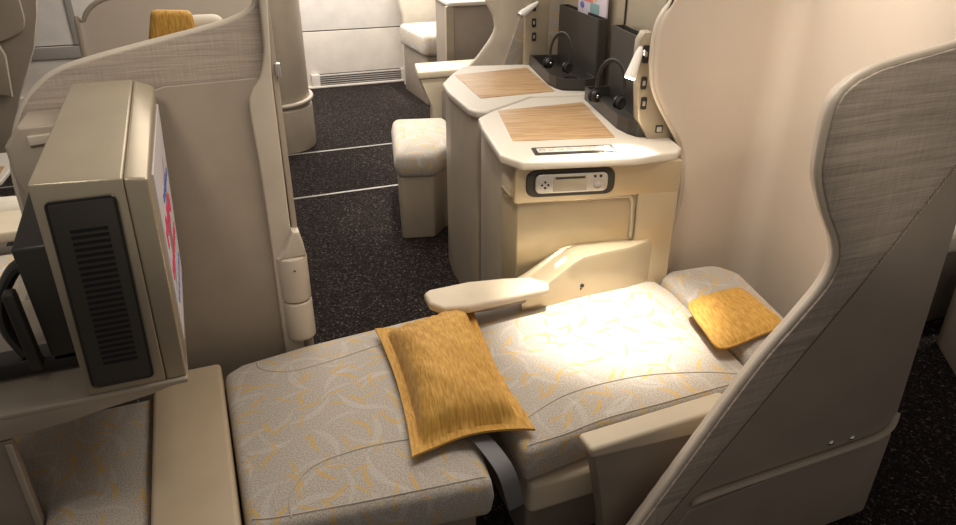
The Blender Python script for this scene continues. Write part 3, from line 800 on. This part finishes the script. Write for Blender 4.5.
for z0, z1, nm in ((.66, .845, 'upper_hinge'), (.49, .655, 'lower_hinge')):
    keep(slab(nm, ell(.226, 2.455, .056, .052, 28), z0, z1, 'cream_plastic', r=.008), pt)
keep(slab('hinge_cap', [(.178, .845), (.278, .845), (.272, .90), (.262, .945), (.236, .95), (.205, .88)], 2.42, 2.5, 'cream_plastic', mp=XZ, r=.01), pt)
keep(slab('hinge_post', ell(.245, 2.47, .025, .022, 20), 0, .49, 'tan_dark', r=.002), pt)
keep(lathe('hinge_pin', [(.0001, 0), (.004, 0), (.004, .003), (.0001, .003)], 'seam_dark', None, 10, aim((.226, 2.404, .80), (.226, 2.3, .80))), pt)

# shell of the seat beyond the partition, with pillow and headrest
os_ = thing('opposite_seat_shell', 'pinkish beige seat shell seen above the curved partition, holding an orange pillow', 'seat shell', loc=(0, 4.2, 0))
prof = smoothline([(-.51, .0, 0), (-.51, 1.38, 0), (-.475, 1.50, 0), (-.40, 1.58, 0), (-.25, 1.62, 0), (.1, 1.68, 0), (.38, 1.75, 0)], 5)
keep(slab('lining', [(p.x, p.y) for p in prof] + [(.38, 0)], 4.2, 4.24, 'lining', mp=XZ, r=.004), os_)
keep(tubeo('edge_trim', [(p.x, 4.21, p.y) for p in prof[3:]], .014, 'tan_shell', None, 8, up=(0, 1, 0)), os_)
hs = thing('opposite_headrest', 'cream seat headrest beyond the curved partition, beside the orange pillow', 'headrest', loc=(.03, 3.35, 0))
keep(slab('head_pad', rect(-.05, 1.30, .16, 1.60), 3.32, 3.42, 'cushion_cream', mp=XZ, r=.03, cr=.05), hs)
keep(slab('support', rect(.0, 0, .10, 1.32), 3.35, 3.40, 'tan_dark', mp=XZ, r=.01), hs)
pil = slab('pillow', [(-.17, 1.45), (.04, 1.45), (.035, 1.63), (-.12, 1.64)], 3.24, 3.315, 'orange_fabric', mp=XZ, r=.02, cr=.03, crown=-.0)
tag(pil, 'orange pillow leaning on a cream headrest beyond the curved partition', 'pillow')

# ------------------------------------------------------------------ video monitor on its shelf
mo = thing('video_monitor', 'champagne video monitor housing with a black slatted speaker panel on its side', 'monitor', loc=(-.29, 2.1, .83))
# the housing: side profile lofted back, the top rising towards the partition
def prism8(name, f, b, mat, r=.012):
    bm = bmesh.new(); F = [bm.verts.new(p) for p in f]; B = [bm.verts.new(p) for p in b]; n = len(F)
    for i in range(n): bm.faces.new((F[i], F[(i + 1) % n], B[(i + 1) % n], B[i]))
    bm.faces.new(F); bm.faces.new(B)
    bmesh.ops.recalc_face_normals(bm, faces=bm.faces)
    bmesh.ops.bevel(bm, geom=[e for e in bm.edges if e.calc_face_angle(0) > .5], offset=r, segments=4, profile=.5, affect='EDGES')
    return fin(bm, name, mat, None, 35)
Fy, By = 1.80, 2.40
keep(prism8('rear_housing', [(-.410, Fy, .832), (-.2135, Fy, .832), (-.2022, Fy, 1.425), (-.402, Fy, 1.435)], [(-.385, By, .832), (-.21, By, .832), (-.176, By, 1.54), (-.345, By, 1.54)], 'champagne', .006), mo)
keep(prism8('screen_housing', [(-.2125, Fy + .001, .832), (-.158, Fy + .003, .832), (-.146, Fy + .003, 1.415), (-.2015, Fy + .001, 1.4235)], [(-.209, By - .002, .832), (-.160, By - .002, .832), (-.120, By - .002, 1.515), (-.1752, By - .002, 1.539)], 'champagne', .008), mo)
vp = keep(slab('speaker_panel', [(-.388, .862), (-.243, .862), (-.228, 1.385), (-.374, 1.385)], 1.792, 1.806, 'vent_black', mp=XZ, r=.003, cr=.012), mo)
bm = bmesh.new()
for k in range(24):
    z = .925 + k * .0165; xl = -.352 + (z - .86) * .025; ringsolid(bm, [Vector(p) for p in ((xl, z), (xl + .083, z), (xl + .083, z + .008), (xl, z + .008))], 1.7905, 1.794, 0, XZ)
sl = fin(bm, 'vent_slots', 'slot_black'); sl.parent = vp
bz_ = keep(tubeo('panel_bezel', [(p.x, 1.793, p.y) for p in rounded([(-.390, .860), (-.241, .860), (-.226, 1.387), (-.376, 1.387)], .014)], .003, 'black_plastic', None, 6, True, up=(0, 1, 0)), mo)
# screen face on the right side
def onscr(s, z):   # s along depth 0..1, returns a point just proud of the housing side
    k = (z - .832) / (1.415 - .832)
    p = Vector((-.158 + .012 * k, Fy + .003, z)); q = Vector((-.160 + .040 * k * .853, By - .002, z))
    return p.lerp(q, s) + Vector((.0025, 0, 0))
def scrpatch(name, s0, s1, z0, z1, mat, par, out=.0, n=6):
    bm = bmesh.new(); rows = []
    for i in range(n + 1):
        s = s0 + (s1 - s0) * i / n
        rows.append([bm.verts.new(onscr(s, z) + Vector((d, 0, 0))) for z, d in ((z0, out - .004), (z0, out), (z1 + .08 * s, out), (z1 + .08 * s, out - .004))])
    for a, b in zip(rows, rows[1:]):
        for k in range(4): bm.faces.new((a[k], a[(k + 1) % 4], b[(k + 1) % 4], b[k]))
    bm.faces.new(rows[0]); bm.faces.new(rows[-1])
    return fin(bm, name, mat, par)
sc = keep(scrpatch('screen', .14, .97, .90, 1.385, 'screen_lit', None, .002), mo)
rr = random.Random(3); bm = bmesh.new()
def glyph(bm, s, z, w_, h_):
    for q in range(3):
        a = s + w_ * q * .4; 
        for (s0, s1, z0, z1) in ((a, a + w_ * .14, z, z + h_), (s, s + w_, z + h_ * (.2 + .3 * q), z + h_ * (.27 + .3 * q))):
            P = [onscr(s0, z0), onscr(s1, z0), onscr(s1, z1), onscr(s0, z1)]
            V = [bm.verts.new(p + Vector((.0045, 0, 0))) for p in P] + [bm.verts.new(p + Vector((.002, 0, 0))) for p in P]
            bm.faces.new(V[:4]); bm.faces.new(V[4:])
            for k in range(4): bm.faces.new((V[k], V[(k + 1) % 4], V[4 + (k + 1) % 4], V[4 + k]))
for k in range(7): glyph(bm, .20 + k * .08, 1.17 + .02 * (k % 2), .05, .05)
for k in range(8): glyph(bm, .18 + k * .08, 1.08, .045, .035)
o = fin(bm, 'screen_lettering', 'screen_red', None); o.parent = sc
bm = bmesh.new()
for k in range(6): glyph(bm, .40 + k * .08, 1.26, .045, .022)
for k in range(7): glyph(bm, .25 + k * .085, .985, .04, .016)
o = fin(bm, 'screen_small_lettering', 'screen_blue', None); o.parent = sc

# shelf the monitor stands on, tapering to the right
sh = thing('monitor_shelf', 'tan shelf with a pale front edge, carrying the video monitor', 'shelf', loc=(-.6, 2.0, .8))
keep(slab('board', rounded([(-1.5, 1.80), (-.158, 1.792), (-.158, 1.83), (-.165, 2.46), (-1.5, 2.46)], .006), .815, .832, 'tan_shell', r=.005), sh)
keep(slab('fascia', [(-1.5, .832), (-.155, .832), (-.30, .795), (-.50, .74), (-.60, .70), (-1.5, .68)][0:0] or [(-1.4, .826), (-.60, .826), (-.165, .826), (-.20, .812), (-.27, .796), (-.37, .783), (-.46, .768), (-.62, .752), (-1.4, .73)], 1.797, 1.84, 'tan_shell', mp=XZ, r=.004), sh)
keep(slab('bracket', [(-1.3, .0), (-1.3, .80), (-1.24, .80), (-1.24, .0)], 2.40, 2.46, 'tan_dark', mp=XZ, r=.004), sh)

# black mounting arm and rear case left of the monitor
mt = thing('monitor_mount', 'black folding mount arm standing on the shelf at the back of the monitor', 'mount', loc=(-.5, 2.0, .83))
keep(prism8('rear_case', [(-.50, 1.95, .87), (-.412, 1.95, .87), (-.408, 1.95, 1.22), (-.515, 1.95, 1.22)], [(-.49, 2.27, .87), (-.408, 2.27, .87), (-.40, 2.27, 1.34), (-.47, 2.27, 1.34)], 'charcoal', .008), mt)
keep(tubeo('upright', smoothline([(-.56, 1.98, .90), (-.59, 1.99, .98), (-.585, 2.0, 1.06), (-.545, 2.0, 1.13), (-.515, 2.0, 1.155), (-.49, 2.0, 1.14), (-.485, 2.0, 1.05), (-.47, 2.0, .90)], 6), .02, 'black_plastic', None, 10, sq=(.018, .03), up=(0, 1, 0)), mt)
keep(slab('foot_bar', rounded([(-.80, .842), (-.43, .842), (-.43, .895), (-.80, .885)], .01), 1.95, 2.03, 'black_plastic', mp=XZ, r=.006), mt)
keep(slab('side_bar', rounded([(-.545, .88), (-.515, .88), (-.525, 1.12), (-.555, 1.12)], .01), 1.90, 1.94, 'charcoal', mp=XZ, r=.006), mt)

# small armrest pod poking out left of the monitor
lp = thing('partition_pod', 'small tan storage pod with a pale lid, at the left end of the curved partition', 'storage pod', loc=(-.47, 2.35, 0))
keep(slab('pod_body', [(-.535, 1.40), (-.535, 1.31), (-.515, 1.215), (-.47, 1.17), (-.36, 1.15), (-.36, 1.455), (-.49, 1.455)], 2.28, 2.472, 'tan_shell', mp=XZ, r=.012, cr=.015), lp)
keep(slab('pod_lid', [(-.470, 1.398), (-.365, 1.406), (-.365, 1.432), (-.470, 1.426)], 2.268, 2.30, 'cream_plastic', mp=XZ, r=.004), lp)
keep(slab('pod_leg', rect(-.46, 2.42, -.40, 2.46), 0, 1.16, 'tan_dark', r=.004), lp)

# ------------------------------------------------------------------ foot ottoman under the monitor
ot = thing('foot_ottoman', 'ottoman with leaf-patterned cushion and tan leather edge, in the footwell under the monitor', 'ottoman', loc=(-.45, 1.9, 0))
keep(slab('cushion', [(-.60, 1.40), (-.325, 1.40), (-.322, 2.30), (-.86, 2.30), (-.72, 2.0), (-.61, 1.86)], .32, .455, 'leaf_fabric', r=.03, cr=.02, crown=.015, step=.05, seg=4), ot)
keep(slab('edge_cushion', [(-.318, 1.40), (-.088, 1.40), (-.088, 2.36), (-.318, 2.36)], .32, .50, 'ottoman_leather', r=.014, cr=.02, seg=4), ot)
keep(slab('base', rect(-.59, 1.48, -.10, 2.28), 0, .325, 'tan_dark', r=.006, cr=.02), ot)
fw = slab('footwell_panel', [(1.2, 0), (1.2, .45), (1.35, .62), (1.90, .705), (1.94, .70), (1.90, .0)][0:0] or [(-1.4, 0), (-1.4, .722), (-.612, .745), (-.612, 0)], 1.802, 1.834, 'tan_dark', mp=XZ, r=.006)
fwr = slab('panel_rim', [(-.628, .0), (-.628, .738), (-.612, .738), (-.612, .0)], 1.792, 1.80, 'tan_shell', mp=XZ, r=.003); fwr.parent = fw
tag(fw, 'dark tan upright panel with a pale rim, left of the foot ottoman', 'panel')

# ------------------------------------------------------------------ things glimpsed beyond the monitor
ul = thing('distant_seat_shell', 'beige seat shell with a stepped edge, standing beyond the curved partition by the carpet', 'seat shell', loc=(-1.9, 7.2, 0))
keep(slab('panel', [(-2.6, 0), (-1.60, 0), (-1.57, .25), (-1.46, .53), (-1.25, .93), (-1.16, 1.2), (-1.13, 1.33), (-1.1, 1.8), (-2.6, 1.8)], 7.2, 7.28, 'tan_panel', mp=XZ, r=.006), ul)
e2 = smoothline([(-1.55, .99, 0), (-1.40, 1.033, 0), (-1.30, 1.08, 0), (-1.255, 1.15, 0), (-1.245, 1.28, 0), (-1.25, 1.75, 0)], 6)
keep(slab('raised_panel', [(p.x, p.y) for p in e2] + [(-2.55, 1.75), (-2.55, .99)], 7.15, 7.2, 'tan_shell', mp=XZ, r=.008), ul)
keep(slab('post', [(-1.62, .60), (-1.57, 1.02), (-1.48, 1.02), (-1.45, .9), (-1.49, .56)], 7.10, 7.16, 'tan_shell', mp=XZ, r=.012), ul)
ls = thing('neighbour_seat', 'patterned seat with a cream armrest, glimpsed between partition and black mount arm', 'seat', loc=(-1.3, 3.9, 0))
keep(slab('seat_cushion', rect(-1.9, 3.25, -.93, 3.74), .30, .50, 'leaf_fabric', r=.05, cr=.06, crown=.02, step=.06, seg=4), ls)
keep(slab('base', rect(-1.9, 3.3, -.99, 4.3), 0, .31, 'tan_dark', r=.01), ls)
keep(slab('armrest', [(-1.9, 3.75), (-.88, 3.75), (-.905, 3.95), (-.94, 4.06), (-1.9, 4.09)], .54, .60, 'armrest_leather', r=.015), ls)
keep(slab('bolster', [(-1.9, 4.13), (-.95, 4.13), (-.975, 4.34), (-1.9, 4.36)], .38, .60, 'cushion_cream', r=.06, cr=.08, crown=.02, step=.06, seg=4), ls)
cs = thing('side_table', 'low white table with wood inlay at the carpet edge, beyond the monitor', 'table', loc=(-1.3, 5.2, 0))
keep(slab('top', [(-2.0, 4.73), (-1.185, 4.74), (-1.16, 5.16), (-1.21, 5.38), (-2.0, 5.4)], .52, .55, 'white_top', r=.008, cr=.03), cs)
keep(slab('inlay', rect(-1.9, 4.77, -1.21, 5.05), .546, .553, 'wood', r=.001), cs)
keep(slab('pedestal', rect(-1.9, 4.8, -1.35, 5.3), 0, .522, 'tan_dark', r=.008), cs)

# seats across the near gangway, at the right
rs = thing('aisle_seat', 'cream seat with a brown base across the dark aisle, behind the seat shell', 'seat', loc=(4.2, 2.4, 0))
keep(slab('cushion', [(3.27, 2.06), (4.6, 2.0), (4.8, 2.9), (3.5, 2.9)], .44, .58, 'cushion_cream', r=.05, cr=.06, crown=.02, step=.06, seg=4), rs)
keep(slab('base', [(3.25, 2.12), (4.6, 2.1), (4.8, 2.9), (3.5, 2.9)], 0, .47, 'tan_dark', r=.01), rs)
keep(slab('back', [(3.7, 2.9), (4.9, 2.9), (4.9, 3.05), (3.7, 3.05)], 0, 1.3, 'cushion_cream', r=.03), rs)
rp = thing('aisle_partition', 'brown console corner at the edge of the aisle carpet, in front of the cream seat', 'console', loc=(3.2, 1.5, 0))
keep(slab('body', rounded([(3.33, 1.95), (3.13, 1.68), (3.5, 1.3), (4.0, 1.6), (3.7, 2.05)], .03), 0, .42, 'tan_dark', r=.01), rp)

# ------------------------------------------------------------------ lights
def area(name, loc, target, size, power, col, sy=None):
    l = bpy.data.lights.new(name, 'AREA'); l.energy = power; l.color = col; l.size = size
    if sy: l.shape = 'RECTANGLE'; l.size_y = sy
    o = bpy.data.objects.new(name, l); COL.objects.link(o); o.location = loc
    o.rotation_euler = (Vector(target) - Vector(loc)).to_track_quat('-Z', 'Y').to_euler(); return o
def spot(name, loc, target, power, col, ang, blend, rad):
    l = bpy.data.lights.new(name, 'SPOT'); l.energy = power; l.color = col; l.spot_size = radians(ang); l.spot_blend = blend; l.shadow_soft_size = rad
    o = bpy.data.objects.new(name, l); COL.objects.link(o); o.location = loc
    o.rotation_euler = (Vector(target) - Vector(loc)).to_track_quat('-Z', 'Y').to_euler(); return o
WARM = (1, .89, .76)
area('ceiling_light', (.9, 4.6, 2.9), (.9, 4.2, 0), 1.6, 45, WARM, 3.5)
area('ceiling_light', (1.2, 1.9, 2.9), (1.2, 1.9, 0), 1.6, 22, WARM, .8)
area('ceiling_light', (1.6, 7.6, 2.9), (1.6, 8.2, 0), 2.5, 130, (1, .93, .84), 1.5)
spot('spot_light', (1.35, 2.15, 2.7), (1.36, 2.05, .5), 430, (1, .93, .82), 27, 1.0, .06)
spot('spot_light', (4.4, 2.2, 2.6), (3.9, 2.5, .6), 160, (1, .92, .80), 40, .8, .06)  # added fill spot that brightens the cream aisle seat, not a cabin fitting
spot('spot_light', (1.64, 2.44, 1.37), (1.40, 2.0, .5), 45, (1, .86, .66), 52, .9, .02)
spot('spot_light', (.75, 1.5, 2.6), (1.40, 2.5, .9), 58, (1, .86, .64), 36, .9, .08)
spot('spot_light', (1.4, 4.8, 2.7), (1.4, 4.7, .5), 150, (1, .93, .80), 32, .8, .06)
spot('spot_light', (2.7, 7.9, 2.7), (2.7, 8.1, .7), 200, (1, .93, .80), 36, .8, .06)
spot('spot_light', (1.9, 5.4, 2.7), (2.0, 5.7, .7), 150, (1, .93, .80), 40, .8, .06)
spot('spot_light', (.8, -.3, 2.6), (1.85, 1.25, 1.62), 40, (1, .87, .70), 30, .7, .06)
spot('spot_light', (1.5, 1.9, 2.75), (2.25, 1.9, 1.35), 45, (1, .90, .78), 50, 1, .15)  # extra light added over the shell to lift its lining, no lamp there
spot('spot_light', (-.5, 1.1, 2.6), (-.25, 2.3, 1.35), 30, (1, .90, .76), 45, 1, .15)
spot('spot_light', (-1.2, 3.4, 2.6), (-1.1, 3.9, .5), 60, (1, .93, .80), 40, .8, .06)  # invented spot, put in to brighten the neighbour seat at the left
for nm, lb in (('speaker_panel', 'black slatted speaker panel'), ('screen', 'lit screen with red lettering'), ('wood_inlay', 'striped light wood inlay'), ('storage_tray', 'dark charcoal storage tray'), ('seat_belt', 'grey belt strap'), ('edge_cushion', 'plain tan leather cushion'), ('control_strip', 'black-edged strip of seat buttons'), ('lining', 'smooth pinkish beige lining'), ('bumper_rail', 'slim protruding beige rail')):
    for o in bpy.data.objects:
        if o.name.split('.')[0] == nm and o.parent: o['label'] = lb
W = bpy.data.worlds.new('World'); bpy.context.scene.world = W; W.use_nodes = True
W.node_tree.nodes['Background'].inputs[0].default_value = (1, .88, .77, 1)
W.node_tree.nodes['Background'].inputs[1].default_value = .16

# ------------------------------------------------------------------ camera
cam = bpy.data.cameras.new('camera'); co = bpy.data.objects.new('camera', cam); COL.objects.link(co)
th, ps = radians(26.7), radians(21.8)
fw_ = Vector((sin(ps) * cos(th), cos(ps) * cos(th), -sin(th)))
co.location = (0, 0, 2.0); co.rotation_euler = fw_.to_track_quat('-Z', 'Y').to_euler()
cam.sensor_width = 36; cam.lens = 700 / 956 * 36; cam.clip_start = .05
sc_ = bpy.context.scene; sc_.camera = co
vs = sc_.view_settings; vs.view_transform = 'Standard'; vs.look = 'None'; vs.gamma = 1; vs.exposure = .42; vs.use_curve_mapping = False
